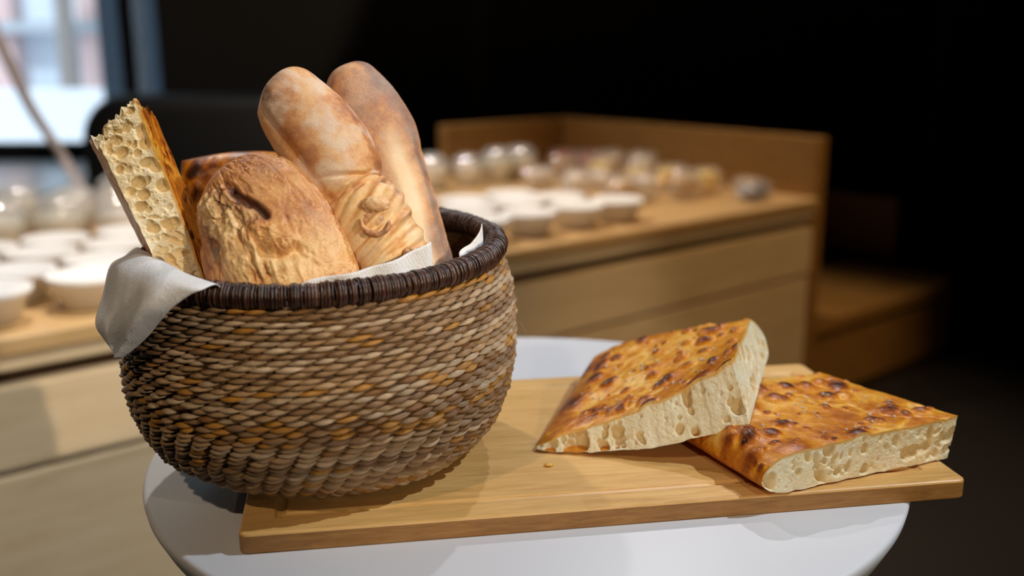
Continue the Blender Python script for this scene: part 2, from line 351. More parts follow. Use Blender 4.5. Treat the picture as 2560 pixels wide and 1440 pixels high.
def place_cup(p, mi, label, group, sc):
    if mi not in cups:
        r = empty('clear_tub', (0, 0, 0)); a = mesh_obj('plastic_shell', cupV, cupF, M_clear); a.parent = r; b = mesh_obj('filling', conV, conF, M_filling[mi]); b.parent = r; cups[mi] = r
    else:
        r = cups[mi].copy(); COL.objects.link(r)
        for ch in list(cups[mi].children): c = ch.copy(); COL.objects.link(c); c.parent = r
    r.location = p; r.scale = (sc,)*3; tag(r, label, 'tub', group)
def crinkle(name, c, size, seed, mat, fill, label, cat, group=None, rz=0):
    r = empty(name, c)
    rr = random.Random(seed); n = 22
    th = np.linspace(0.001, np.pi-.001, n); ph = np.linspace(0, 2*np.pi, 2*n, endpoint=False); TH, PH = np.meshgrid(th, ph, indexing='ij')
    D = np.stack([np.sin(TH)*np.cos(PH), np.sin(TH)*np.sin(PH), np.cos(TH)], -1).reshape(-1, 3)
    D2 = np.sign(D)*np.abs(D)**.7
    nz = np.abs(fbm(D+seed*1.7, 2.2, 4, seed, .7)); wv = D2*(1+.5*nz)[:, None]*np.array(size)
    wv[:, 2] = np.maximum(wv[:, 2], -size[2]); wv[:, 2] += size[2]
    o1 = mesh_obj('cellophane', wv, grid_faces(n, 2*n, close_v=True), mat, smooth=False); o1.parent = r
    iv = D2*(1+.15*nz)[:, None]*np.array(size)*.80; iv[:, 2] += size[2]*.95
    o2 = mesh_obj('contents', iv, grid_faces(n, 2*n, close_v=True), fill); o2.parent = r
    r.rotation_euler = (0, 0, rz); tag(r, label, cat, group); return r
M_wrap = clear_mat('crinkled_cellophane', (.95, .93, .90), .10, .74)
fills = {'red': plain('red_filling', (.70, .04, .03), .4), 'pink': plain('pink_filling', (.62, .20, .19), .5), 'yellow': plain('yellow_filling', (.85, .58, .14), .5), 'cream': plain('cream_filling', (.85, .77, .70), .5), 'tan': plain('tan_filling', (.60, .42, .26), .5), 'blue': plain('slate_blue_filling', (.16, .18, .26), .5)}
wr = [(1350, 470, 'cream', .05), (1440, 500, 'cream', .05), (1420, 440, 'tan', .05), (1500, 470, 'cream', .055), (1560, 515, 'tan', .055), (1640, 500, 'cream', .055), (1570, 455, 'yellow', .05), (1560, 420, 'red', .045), (1660, 410, 'pink', .05), (1620, 440, 'tan', .05), (1700, 460, 'yellow', .045), (1740, 490, 'tan', .045), (1770, 445, 'yellow', .05), (1830, 425, 'cream', .055), (1840, 470, 'yellow', .05), (1890, 460, 'yellow', .05), (1900, 495, 'blue', .04), (1920, 430, 'cream', .04), (1955, 465, 'tan', .045)]
snack_pos = []
PP = []
for (x, y, fc, sz) in wr:
    s_1, t_1 = loc_st(at_z(x, y, ZC)); PP.append([min(s_1, LEN-.09), min(max(t_1, .10), DEP-.1)])
PP = np.array(PP)
for it in range(200):
    for a_ in range(len(PP)):
        for b_ in range(len(PP)):
            dv = PP[a_]-PP[b_]; dn_ = np.hypot(*dv)
            if a_ != b_ and dn_ < .118: PP[a_] += dv/(dn_+1e-6)*(.118-dn_)*.3
    PP[:, 0] = np.minimum(PP[:, 0], LEN-.08); PP[:, 1] = np.clip(PP[:, 1], .08, DEP-.09)
ORDS = ORD+['seventeenth', 'eighteenth', 'nineteenth']
RK = {k_: n_ for n_, k_ in enumerate(sorted(range(len(wr)), key=lambda k_: proj(cpos(*PP[k_]))[0]))}
for i, (x, y, fc, sz) in enumerate(wr):
    p = cpos(PP[i][0], PP[i][1]); snack_pos.append(p)
    crinkle('wrapped_snack', (p.x, p.y, ZC+.004), (rng.uniform(.040, .052), rng.uniform(.034, .040), rng.uniform(.022, .040)), i+3, M_wrap, fills[fc],
            f'cellophane-wrapped snack with {fc} contents at the far end of the counter, {ORDS[RK[i]]} from the left' , 'wrapped snack', 'wrapped snacks at the far end of the counter', rng.uniform(0, 3))
rows = ['front', 'second', 'third', 'fourth']
for ri in range(4):
    vl = []; vr = []
    for k in range(-2, 15):
        s = .02+k*.137+(ri % 2)*.068+rng.uniform(-.006, .006); t = .105+ri*.120+rng.uniform(-.006, .006)
        p = cpos(s, t); x, y = proj(p)
        if -110 < x < 420: vl.append(p)
        elif 1090 < x < (1545 if ri < 2 else 1330) and ri < 3 and all((p-q_).length > .125 for q_ in snack_pos): vr.append(p)
    for i, p in enumerate(vl): place_bowl(p, f'white lidded bowl left of the basket, {rows[ri]} row, {ORD[i]} from the left', 'lidded bowls on the counter left of the basket')
    for i, p in enumerate(vr): place_bowl(p, f'white lidded bowl right of the basket, {rows[ri]} row, {ORD[i]} from the left', 'lidded bowls on the counter right of the basket')
# clear tubs behind the bowls
kl = kr = 0
tl = []; tr_ = []
for ri in range(4):
    for k in range(0, 24):
        s = -.3+k*.115+(ri % 2)*.05+rng.uniform(-.012, .012); t = .60+ri*.14+rng.uniform(-.012, .012)
        if t > DEP-.08: continue
        p = cpos(s, t); x, y = proj(p)
        if -60 < x < 330 : tl.append((x, ri, p))
for ri in range(5):
    for k in range(0, 24):
        s = .2+k*.112+(ri % 2)*.05+rng.uniform(-.012, .012); t = .44+ri*.125+rng.uniform(-.012, .012)
        if t > DEP-.08: continue
        p = cpos(s, t); x, y = proj(p)
        if 1050 < x < 1480 and y < 480 and all((p-q_).length > .12 for q_ in snack_pos): tr_.append((x, ri, p))
for side, L in (('left', tl), ('right', tr_)):
    for ri in range(5):
        LL = sorted([q for q in L if q[1] == ri], key=lambda q: q[0])
        for i, (x, _, p) in enumerate(LL):
            place_cup(p, rng.randrange(4), f'clear plastic tub {side} of the basket, row {["one","two","three","four","five"][ri]} behind the bowls, {ORD[i]} from left', f'clear tubs on the counter {side} of the basket', rng.uniform(1.0, 1.3))
sdx = at_z(240, 440, .50).x
sd = empty('side_table', (sdx-.9, 4.15, 0)); tag(sd, 'low pale glossy table under the window at the far left', 'table')
boxes('table_top', [((sdx-1.8, 3.55, .47), (sdx, 4.60, .50))], plain('pale_glossy_top', (.62, .66, .68), .18), sd, .004)
for x_, y_ in ((sdx-1.7, 3.65), (sdx-.1, 3.65), (sdx-1.7, 4.5), (sdx-.1, 4.5)): boxes('leg', [((x_-.02, y_-.02, 0), (x_+.02, y_+.02, .47))], M_black, sd)
# pale stem before the window
st = [at_y(-40, 20, 3.1), at_y(20, 150, 3.1), at_y(75, 265, 3.1), at_y(130, 350, 3.1), at_y(180, 430, 3.05)]
ctr = catmull([tuple(p) for p in st]+[tuple(at_z(235, 520, ZC))], 60)
a = np.linspace(0, 2*np.pi, 12, endpoint=False)
Vs = (ctr[:, None, :]+.017*np.stack([np.cos(a), np.sin(a)*0+np.sin(a), 0*a], 1)[None]).reshape(-1, 3)
tag(mesh_obj('bare_stem', Vs, grid_faces(60, 12, close_v=True), plain('pale_pinkish_wood', (.42, .36, .36), .6)), 'pale thin curved stem rising from the counter before the window', 'branch')
# black chair
ch = empty('upholstered_chair', at_y(440, 560, 3.75)*1); c0 = at_y(192, 330, 3.75); c1 = at_y(760, 236, 3.75)
ch.location = ((c0.x+c1.x)/2, 3.75, 0); tag(ch, 'black rounded chair back between the window and the counter', 'chair')
M_lea = plain('black_upholstery', (.008, .008, .009), .6)
def rbox(name, lo, hi, rad, mat, parent):
    o = boxes(name, [(lo, hi)], mat, parent); b = o.modifiers.new('bevel', 'BEVEL'); b.width = rad; b.segments = 8; b.limit_method = 'NONE'; return o
PRF = rrect(c1.x-c0.x, c1.z-.30, 0, .17, 12); V = []; F = []
for ins, yy in ((.05, 0), (.015, .015), (0, .05), (0, .13), (.015, .165), (.05, .18)):
    V += [(c0.x+x_, 3.75+yy, .30+z_) for x_, z_ in rrect(c1.x-c0.x, c1.z-.30, ins, .17, 12)]
n = len(PRF)
for k in range(5): F += [(k*n+i, k*n+(i+1) % n, (k+1)*n+(i+1) % n, (k+1)*n+i) for i in range(n)]
F += [tuple(range(n))[::-1], tuple(range(5*n, 6*n))]
mesh_obj('backrest', V, F, M_lea, ch)
rbox('seat', (c0.x+.05, 3.98, .34), (c1.x-.05, 4.55, .46), .05, M_lea, ch)
for i, (x, y) in enumerate([(c0.x+.1, 3.84), (c1.x-.1, 3.84), (c0.x+.1, 4.48), (c1.x-.1, 4.48)]): boxes('leg', [((x-.02, y-.02, 0), (x+.02, y+.02, .46 if y < 3.9 else .35))], M_black, ch)

# ------------------------------------------------------------------ round table
TC = (.0095, .7468); TR = .2796
tb_ = empty('round_table', (TC[0], TC[1], 0)); tag(tb_, 'small round white table carrying the bread basket and cutting board', 'table')
M_white = NT('satin_white_laminate'); M_white.col((.70, .71, .75)); M_white.set(Roughness=.42); M_white.bump(M_white.noise(500, 2), .03, .0004); M_white = M_white.m
prof = [(0, 0), (TR-.0035, 0), (TR-.001, -.0009), (TR, -.003), (TR-.001, -.008), (TR-.007, -.020), (TR-.016, -.026), (TR-.03, -.028), (0, -.028)]
V, F = lathe(prof, 256); V = V+np.array([TC[0], TC[1], T]); mesh_obj('tabletop', V, F, M_white, tb_)
V, F = lathe([(0, T-.028), (.09, T-.028), (.09, T-.034), (.03, T-.04), (.025, T-.1), (.025, .06), (.035, .03), (.03, .018)], 40); mesh_obj('pedestal', V+np.array([TC[0], TC[1], 0]), F, M_white, tb_)
V, F = lathe([(0, 0), (.2, 0), (.205, .006), (.19, .016), (.03, .022), (0, .022)], 64); mesh_obj('base', V+np.array([TC[0], TC[1], 0]), F, M_white, tb_)

# ------------------------------------------------------------------ bamboo board
BO = Vector((-.5464*.3, 1.8711*.3)); BA = .1605; BL, BW, BT = 1.5794*.3, .8569*.3, .0133
ZB = T+BT
loops = [(.001, .0), (0, .001), (0, BT-.0016), (.0004, BT-.0006), (.0014, BT), (.0195, BT), (.0202, BT-.0003), (.0213, BT-.0013), (.0235, BT-.0018), (.0258, BT-.0013), (.0269, BT-.0003), (.0276, BT)]
V = []; n = 36
for ins, z in loops: V += [(x, y, z) for x, y in rrect(BL, BW, ins, .006)]
F = []
for k in range(len(loops)-1):
    for i in range(n): F.append((k*n+i, k*n+(i+1) % n, (k+1)*n+(i+1) % n, (k+1)*n+i))
F.append(tuple(range(n))[::-1]); F.append(tuple((len(loops)-1)*n+i for i in range(n)))
M_bam = wood_mat('oiled_bamboo', (.52, .26, .065), (.72, .41, .13), (.84, .52, .19), 3.0, 20, .42, strip=.021)
q = M_bam.node_tree
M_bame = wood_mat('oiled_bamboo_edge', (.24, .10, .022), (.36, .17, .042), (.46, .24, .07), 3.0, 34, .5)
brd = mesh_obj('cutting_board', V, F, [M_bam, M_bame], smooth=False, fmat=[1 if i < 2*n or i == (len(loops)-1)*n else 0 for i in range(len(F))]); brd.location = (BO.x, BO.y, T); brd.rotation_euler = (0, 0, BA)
tag(brd, 'rectangular bamboo cutting board under the basket and flat bread', 'cutting board')

# ------------------------------------------------------------------ basket
BC = Vector((-.422*.3-.0035, 2.331*.3+.002, ZB)); TX, TY = .022, .038; RH = .486*.3; RR = .397*.3
bas = empty('wicker_basket', BC); tag(bas, 'round seagrass basket with a dark brown rim holding the breads', 'basket')
PR = np.array([(.0, .088), (.006, .101), (.018, .1145), (.034, .1235), (.054, .1295), (.078, .1320), (.100, .1305), (.120, .1265), (.134, .1215), (.142, .118)])
def prof_r(z): return np.interp(z, PR[:, 0], PR[:, 1])
zz = np.linspace(0, .142, 300); rr = catmull(PR[:, ::-1][:, :], 300); # (r,z) smooth
seg = np.r_[0, np.cumsum(np.hypot(np.diff(rr[:, 0]), np.diff(rr[:, 1])))]
def wrap(x): return (x+np.pi) % (2*np.pi)-np.pi
NR, NS = 43, 58
def tilt(V):            # the basket leans a little, more so towards its rim
    V = V.copy(); aa = np.arctan2(V[:, 1], V[:, 0]); lob = (.0055*np.exp(-(wrap(aa-R(205))/.9)**2)-.002*np.exp(-(wrap(aa-R(-10))/.8)**2))*sm(V[:, 2], -.01, .02)*(1-sm(V[:, 2], .06, .125))
    V[:, 0] += lob*np.cos(aa); V[:, 1] += lob*np.sin(aa); k = np.clip(V[:, 2]/RH, 0, 1); V[:, 2] = V[:, 2]*(1)+k*(TX*V[:, 0]+TY*V[:, 1]); return V
rs = np.random.default_rng(5)
SV = []; SF = []; SC = []; SU = []
na, nb = 13, 8
s_ = np.linspace(-1, 1, na); c_ = np.linspace(0, 2*np.pi, nb, endpoint=False)
pal = np.array([(.76, .49, .25), (.54, .34, .16), (.93, .71, .46), (.39, .225, .10), (.78, .35, .02), (.36, .15, .02)])
fc = grid_faces(na, nb, close_v=True)
cnt_ = 0
orange_rows = {2: .35, 3: .4, 5: .2, 12: .3, 13: .25, 18: .5, 19: .6, 20: .45, 21: .4, 22: .35, 26: .3, 27: .25, 34: .15, 40: .5, 41: .7, 42: .5}
wav = rs.uniform(0, 6, NR)
for i in range(NR):
    sa = (i+.5)/NR*seg[-1]; r0 = np.interp(sa, seg, rr[:, 0]); z0 = np.interp(sa, seg, rr[:, 1])
    k = np.interp(sa+.001, seg, rr[:, 0])-np.interp(sa-.001, seg, rr[:, 0]); kz = np.interp(sa+.001, seg, rr[:, 1])-np.interp(sa-.001, seg, rr[:, 1]); nn_ = math.hypot(k, kz)+1e-9
    tr0, tz0 = k/nn_, kz/nn_           # tangent up the wall; outward normal = (tz0,-tr0)
    pitch = seg[-1]/NR
    run = rs.integers(0, 4)
    for j in range(NS):
        a0 = (j+(.5*(i % 2) if i > 23 else .13*i+.5*(i % 2)*sm(i, 14, 24))+rs.normal()*.06)/NS*2*np.pi
        La = np.pi/NS*rs.uniform(1.02, 1.38); hh = pitch*rs.uniform(.40, .54); dd = .0027*rs.uniform(.8, 1.2)
        en = np.maximum(1-np.abs(s_)**2.0, 0)**.8+.05
        up_ = (pitch*.27*s_)[:, None] + (hh*en)[:, None]*np.sin(c_)[None]      # slanting lens
        out = (.0016*np.cos(s_*1.45)-.0010)[:, None] + (dd*en)[:, None]*np.sign(np.cos(c_))[None]*np.abs(np.cos(c_))[None]**.8
        out = out + .0005*math.sin(wav[i]+a0*7)
        sa_off = .0006*math.sin(a0*5+wav[i]*.2)
        ang_ = a0+La*s_[:, None]+0*up_
        rad = r0+out*tz0+(up_+sa_off)*tr0; zed = z0+(up_+sa_off)*tz0-out*tr0
        V = np.stack([rad*np.cos(ang_), rad*np.sin(ang_), zed], -1).reshape(-1, 3)
        SV.append(V); SF.append(fc+cnt_*na*nb)
        if rs.random() < .10: run = rs.integers(0, 4)
        ci = run if rs.random() > orange_rows.get(i, .05) else (4 if rs.random() < .75 else 5)
        cc = pal[ci]*rs.uniform(.78, 1.18); SC.append(np.repeat(cc[None], na*nb, 0))
        uu = np.stack([np.repeat(s_*.5+.5, nb)+rs.random()*20, np.tile(np.abs(c_/np.pi-1), na)+rs.random()*20], 1); SU.append(uu)
        cnt_ += 1
q = NT('woven_seagrass'); q.tint(); uvn = q.n('ShaderNodeUVMap').outputs[0]
f1 = q.noise(5, 3, .6, q.mapping(uvn, (.5, 3.2, 1))); f2 = q.noise(11, 3, .6, q.mapping(uvn, (.35, 3.0, 1)))
q.col(q.mix(q.math('MULTIPLY', q.math('SUBTRACT', f1, .35), 1.3, True), q.mix(.7, q.tc, (.12, .06, .025)), q.tc))
q.set(Roughness=.30, Specular_IOR_Level=.8); q.bump(q.math('ADD', f1, f2), .55, .0007)
M_grass = q.m
wov = mesh_obj('woven_body', tilt(np.vstack(SV))+np.array(BC)+np.array([0, 0, .0035]), np.vstack(SF), M_grass, bas, tint=np.vstack(SC), uv=np.vstack(SU))
# inner core and base so that the weave is not see-through
cr = rr.copy(); prf = [(0, .002)]+[(max(r-.0010, 0), z+.002) for r, z in cr[::8] if z < .136]+[(r-.0030, z+.002) for r, z in cr[::-8] if z < .136]+[(0, .006)]
V, F = lathe(prf, 128)
q = NT('woven_core'); n1 = q.noise(90, 3, .6, q.mapping(q.obj(), (1, 1, 6))); q.col(q.ramp(n1, [(.35, (.05, .028, .012)), (.65, (.20, .10, .035))])); q.set(Roughness=.7); q.bump(n1, .8, .002)
mesh_obj('core_wall', tilt(V)+np.array(BC)+np.array([0, 0, .001]), F, q.m, bas)
# rim: a core wrapped in dark strands
NW = 400; ra = .0072
RV = []; RF = []; RC = []
nt = 18; tt = np.linspace(0, 2*np.pi, nt, endpoint=False); mb = 6; bb = np.linspace(0, 2*np.pi, mb, endpoint=False)
ringf = grid_faces(nt, mb, close_u=True, close_v=True)
for k in range(NW):
    a0 = k/NW*2*np.pi+rs.normal()*.0015; wdt = .00105*rs.uniform(.7, 1.35); rad0 = ra*rs.uniform(.90, 1.07)+.0004*math.sin(a0*9)
    sl = rs.normal()*.05+.14
    ca = np.cos(tt)[:, None]; sa2 = np.sin(tt)[:, None]
    rq = rad0+wdt*.75*np.cos(bb)[None]; along = wdt*np.sin(bb)[None]+sl*rad0*ca*1.0
    rad = RR+rq*ca; zed = RH+rq*sa2; an = a0+along/RR
    V = np.stack([rad*np.cos(an), rad*np.sin(an), zed], -1).reshape(-1, 3)
    RV.append(V); RF.append(ringf+k*nt*mb); c0_ = np.array((.034, .013, .008))*rs.uniform(.55, 1.6) if rs.random() > .03 else np.array((.11, .055, .03)); RC.append(np.repeat(c0_[None], nt*mb, 0))
q = NT('dark_wrapped_reed'); q.tint(); q.col(q.tc); q.set(Roughness=.33, Specular_IOR_Level=.6); q.bump(q.noise(700, 3, .6), .5, .0006)
rimV = np.vstack(RV); rimV[:, 2] += TX*rimV[:, 0]+TY*rimV[:, 1]
mesh_obj('rim', rimV+np.array(BC), np.vstack(RF), q.m, bas, tint=np.vstack(RC))
# a loose fibre on the right side
fp = catmull([tuple(at_y(1292, 800, .70)), tuple(at_y(1304, 812, .69)), tuple(at_y(1314, 836, .685))], 16)
a = np.linspace(0, 2*np.pi, 6, endpoint=False); V = (fp[:, None]+.00022*np.stack([np.cos(a), 0*a, np.sin(a)], 1)[None]).reshape(-1, 3)
mesh_obj('loose_fibre', V, grid_faces(16, 6, close_v=True), plain('straw_fibre', (.4, .25, .12), .6), bas)

# ------------------------------------------------------------------ flat breads: one builder for every slab
def ridge_(x, w): return np.exp(-(x/w)**2)
def normals_grid(P, nu, nv):
    G = P.reshape(nu, nv, 3); du = np.gradient(G, axis=0); dv = np.gradient(G, axis=1); N = np.cross(du, dv); N /= np.linalg.norm(N, axis=2, keepdims=True)+1e-12; return N.reshape(-1, 3)
def slab(name, C, label, seed, res=(230, 190, 60), round_=(), rr_=.16, nbub=120, bub=(.003, .009), bh=.0022, arch=None, pits=90, pit=(.0006, .0042), salt=0, brown=(.30, .25), edge_brown=.35, jag=(.0, 0), a1jag=0, cat='bread', spots=(), topmat=None, pitgain=.85, pexp=4.):
    """C: corners bottom00,10,11,01 then top00,10,11,01 (a,b). round_: sides that are baked edges: a0,a1,b0,b1."""
    rg = np.random.default_rng(seed); C = np.array([list(p) for p in C]); na_, nb_, nc_ = res
    def sheet(A, B, top):
        Q = C[4:] if top else C[:4]
        P = (Q[0]*((1-A)*(1-B))[:, None]+Q[1]*(A*(1-B))[:, None]+Q[2]*(A*B)[:, None]+Q[3]*((1-A)*B)[:, None]); return P
    L = np.linalg.norm(C[5]-C[4]); W = np.linalg.norm(C[7]-C[4])
    bc = np.stack([rg.uniform(0, 1, nbub), rg.uniform(0, 1, nbub)], 1); br = bub[0]+(bub[1]-bub[0])*rg.uniform(0, 1, nbub)**1.8; bz = rg.uniform(.35, 1, nbub); be = rg.uniform(.65, 1.5, nbub); bth = rg.uniform(0, np.pi, nbub)
    def edge(A, B):
        t = np.ones_like(A)
        for s in round_:
            x = {'a0': A, 'a1': 1-A, 'b0': B, 'b1': 1-B}[s]; x = np.clip(x/rr_, 0, 1); t = t*np.sqrt(np.clip(1-(1-x)**2, 0, 1))
        return t
    def point(A, B, Cc):
        """surface position for slab coordinates; returns position, brown value"""
        A = A.copy(); B = B.copy()
        Pb = sheet(A, B, 0); Pt = sheet(A, B, 1); th = Pt-Pb; mid = Pb+th*.38; t = edge(A, B)
        lo = mid-(mid-Pb)*t[:, None]; hi = mid+(Pt-mid)*t[:, None]
        nrm_ = th/np.linalg.norm(th, axis=1, keepdims=True)
        xy = np.stack([A*L, B*W], 1); h = np.zeros(len(A)); br_ = np.zeros(len(A))
        for (cx, cy), r_, z_, e_, t_ in zip(bc, br, bz, be, bth):
            dx = xy[:, 0]-cx*L; dy = xy[:, 1]-cy*W; u = (dx*np.cos(t_)+dy*np.sin(t_))/e_; v = -dx*np.sin(t_)+dy*np.cos(t_)
            d = np.sqrt(u*u+v*v)/r_; mk = np.clip(1-d*d, 0, 1); h = np.maximum(h, bh*(r_/bub[1])**.6*mk**.8); br_ = np.maximum(br_, z_*mk**1.1)
        p3 = np.stack([xy[:, 0], xy[:, 1], np.full(len(A), seed*.37)], 1)
        h = h + .0016*fbm(p3, 45, 4, seed)+.0030*fbm(p3, 14, 2, seed+5)
        for (sa_, sb_, sr, sd) in spots: 
            d2 = (((A-sa_)*L)**2+((B-sb_)*W)**2)/sr**2; br_ = np.maximum(br_, sd*np.exp(-d2*1.2)); h = h+.0022*np.exp(-d2)
        vein = ridge_(fbm(p3+.004*np.stack([vnoise(p3, 60, 3), vnoise(p3, 60, 4), 0*A], 1), 34, 3, seed+77), .07)*sm(fbm(p3, 12, 2, seed+80), -.25, .25); h = h-.0007*vein
        bv = brown[0]-.30*vein+brown[1]*1.5*fbm(p3, 26, 4, seed+9)+br_*.80+edge_brown*(1-t)
        k = Cc**2
        h = h*np.clip(t*1.6, 0, 1)
        P = lo*(1-Cc)[:, None]+hi*Cc[:, None] + nrm_*(h*k)[:, None]
        if arch is not None: P = P+arch(A, B)
        # ragged bottom of the cut edges
        bn = .0008*fbm(p3, 160, 3, seed+3); P = P+nrm_*((1-Cc)*bn*np.clip(t*1.5, 0, 1))[:, None]
        if jag[0]:
            outv = (C[4]-C[7])/W; P = P+outv[None]*((1-sm(B, 0, .05))*jag[0]*fbm(p3*np.array([1, 0, 1]), jag[1], 3, seed+21))[:, None]
        if a1jag:
            q3 = np.stack([B*W, Cc*.04, 0*B], 1); ev = (C[5]-C[4])/L; P = P+ev[None]*(sm(A, .86, 1)*a1jag*(fbm(q3, 45, 4, seed+31)+.5*fbm(q3, 180, 3, seed+37)))[:, None]
        return P, bv
    root = empty(name, tuple(C[:4].mean(0))); tag(root, label, cat)
    V = []; Fs = []; TI = []; off = 0
    for top in (1, 0):
        A, B = np.meshgrid(np.linspace(0, 1, na_)**1.0, np.linspace(0, 1, nb_), indexing='ij'); 
        if 'a0' in round_: A = A**1.35
        if 'b1' in round_: B = 1-(1-B)**1.35
        A = A.ravel(); B = B.ravel(); P, bv = point(A, B, np.full(len(A), float(top)))
        V.append(P); Fs.append(grid_faces(na_, nb_, off=off, flip=not top)); off += len(A)
        if not top: bv = np.full(len(A), .42)+.2*(bv-.3)
        TI.append(np.stack([np.clip(bv, 0, 1), np.zeros_like(bv), np.zeros_like(bv)], 1))
    # thin crust lip hanging over the cut sides is part of the crumb strip's colouring; baked ends close themselves
    crust = mesh_obj('crust', np.vstack(V), np.vstack(Fs), topmat or M_foc, root, tint=np.vstack(TI))
    V = []; Fs = []; off = 0; FT = []
    for side in ('b0', 'a1', 'a0', 'b1'):
        if side in round_: continue
        n1 = int((na_ if side[0] == 'b' else nb_)*1.5); Lg = L if side[0] == 'b' else W
        U, Cc = np.meshgrid(np.linspace(0, 1, n1), np.linspace(0, 1, nc_), indexing='ij'); U = U.ravel(); Cc = Cc.ravel()
        A, B = {'b0': (U, 0*U), 'b1': (U, 0*U+1), 'a0': (0*U, U), 'a1': (0*U+1, U)}[side]
        P, _ = point(A, B, Cc)
        Nn = normals_grid(P, n1, nc_); ctr_ = C.mean(0); 
        sgn = np.sign(((P-ctr_)*Nn).sum(1).mean()); Nn = Nn*sgn
        th_ = np.linalg.norm(C[4]-C[0]); wdw = sm(Cc, 0.0, .10)*sm(1-Cc, .03, .13)
        # metric coordinates on the face
        G = P.reshape(n1, nc_, 3); hgt = np.r_[0*1.0]; 
        cu = (U*Lg); cv = np.r_[[0]]; vert = np.zeros((n1, nc_)); vert[:, 1:] = np.cumsum(np.linalg.norm(np.diff(G, axis=1), axis=2), 1); cv = vert.ravel(); vmax = vert[:, -1]
        dep = np.zeros(len(P))
        npit = pits if side == 'b0' else int(pits*.7)
        for _p in range(npit):
            pu = rg.uniform(0, Lg); pr = pit[0]+(pit[1]-pit[0])*rg.uniform(0, 1)**pexp; vm = np.interp(pu/Lg, np.linspace(0, 1, n1), vmax); pv = rg.uniform(.1, .9)*vm
            pr = min(pr, vm*.33); el = rg.uniform(.8, 1.7); tht = rg.normal()*.5+np.pi/2; dx = cu-pu; dy = cv-pv
            u = (dx*np.cos(tht)+dy*np.sin(tht))/el; v = -dx*np.sin(tht)+dy*np.cos(tht); wob = 1+.3*math.sin(pu*900); d2 = (u*u+v*v*(wob))/(pr*pr)
            dep = np.maximum(dep, pr*1.5*np.clip(1-d2, 0, 1)**.6)
        p3 = P.copy(); tiny = .0004*fbm(p3, 420, 3, seed+50)+.0008*fbm(p3, 90, 3, seed+51)
        P = P-Nn*((dep*pitgain+tiny)*wdw)[:, None]
        V.append(P); Fs.append(grid_faces(n1, nc_, off=off, flip=sgn < 0)); off += len(P)
        lipc = sm(Cc, .90, .97); FT.append(np.stack([lipc, np.clip(dep*wdw/.0045, 0, 1), 0*lipc], 1))
    if V: mesh_obj('crumb', np.vstack(V), np.vstack(Fs), M_crumb2, root, tint=np.vstack(FT))
    if salt:
        sv = []; sf = []
        for k in range(salt):
            A = np.array([rg.uniform(.1, .95)]); B = np.array([rg.uniform(.04, .7)]); P, _ = point(A, B, np.ones(1)); s = rg.uniform(.0004, .0010)
            v, f = box_arr((-s, -s, -s), (s, s*.8, s*.7)); Rm = np.array(Matrix.Rotation(rg.uniform(0, 3), 3, Vector(rg.normal(size=3)))); nv_ = len(sv)*8
            sv.append(np.array(v)@Rm.T+P[0]+np.array([0, 0, s*.5])); sf += [tuple(i+nv_ for i in q_) for q_ in f]
        so = mesh_obj('salt_grains', np.vstack(sv), sf, M_salt, root, smooth=False); so['kind'] = 'stuff'
    return root, point
# crumb with a thin baked line along its upper edge
q = NT('cream_crumb_with_baked_edge'); r_, gh = q.tint()[:2]
vo = q.n('ShaderNodeTexVoronoi'); vo.inputs['Scale'].default_value = 560; q.l(q.obj(), vo.inputs['Vector']); n = q.noise(800, 4, .7); n2 = q.noise(55, 4)
cb_ = q.ramp(n2, [(.35, (.92, .82, .59)), (.65, (.86, .72, .44))])
q.col(q.mix(q.math('ADD', r_, q.math('MULTIPLY', q.math('SUBTRACT', n2, .5), .5), True), q.mix(q.math('MULTIPLY', gh, .72, True), cb_, (.74, .54, .24)), (.78, .44, .10)))
q.set(Roughness=.55, Subsurface_Weight=.3, Subsurface_Scale=.004, Specular_IOR_Level=.5); q.b.inputs['Subsurface Radius'].default_value = (1, .7, .4)
q.bump(q.math('ADD', vo.outputs['Distance'], n), .45, .0007); M_crumb2 = q.m

# lower flat bread lying on the board
bF = at_z(1905, 1243, ZB+.0012); bR = at_z(2368, 1145, ZB+.0012); bL = at_z(1660, 1090, ZB+.0012); bK = Vector((bL.x+bR.x-bF.x-.018, bL.y+bR.y-bF.y+.012, ZB+.0012))
zt_ = Vector((0, 0, 1)); out = (bR-bF).normalized()
def archB(A, B): return np.stack([0*A, 0*A, .005*np.sin(np.pi*A)*(.0+1.*B)], 1)
slab('focaccia_slice', [bF, bR, bK, bL, bF+zt_*.026+out*-.001, bR+zt_*.0315+out*.006, bK+zt_*.027, bL+zt_*.026], 'flat golden focaccia slice lying on the board, lower of the two', 11,
     round_=('a0', 'b1'), rr_=.13, nbub=95, bub=(.0020, .0090), bh=.0031, arch=archB, pits=190, pit=(.0005, .0048), salt=45, spots=((.10, .35, .012, .55), (.2, .05, .010, .4), (.45, .85, .012, .7), (.3, .62, .008, .6)), edge_brown=.22, jag=(.0022, 90))
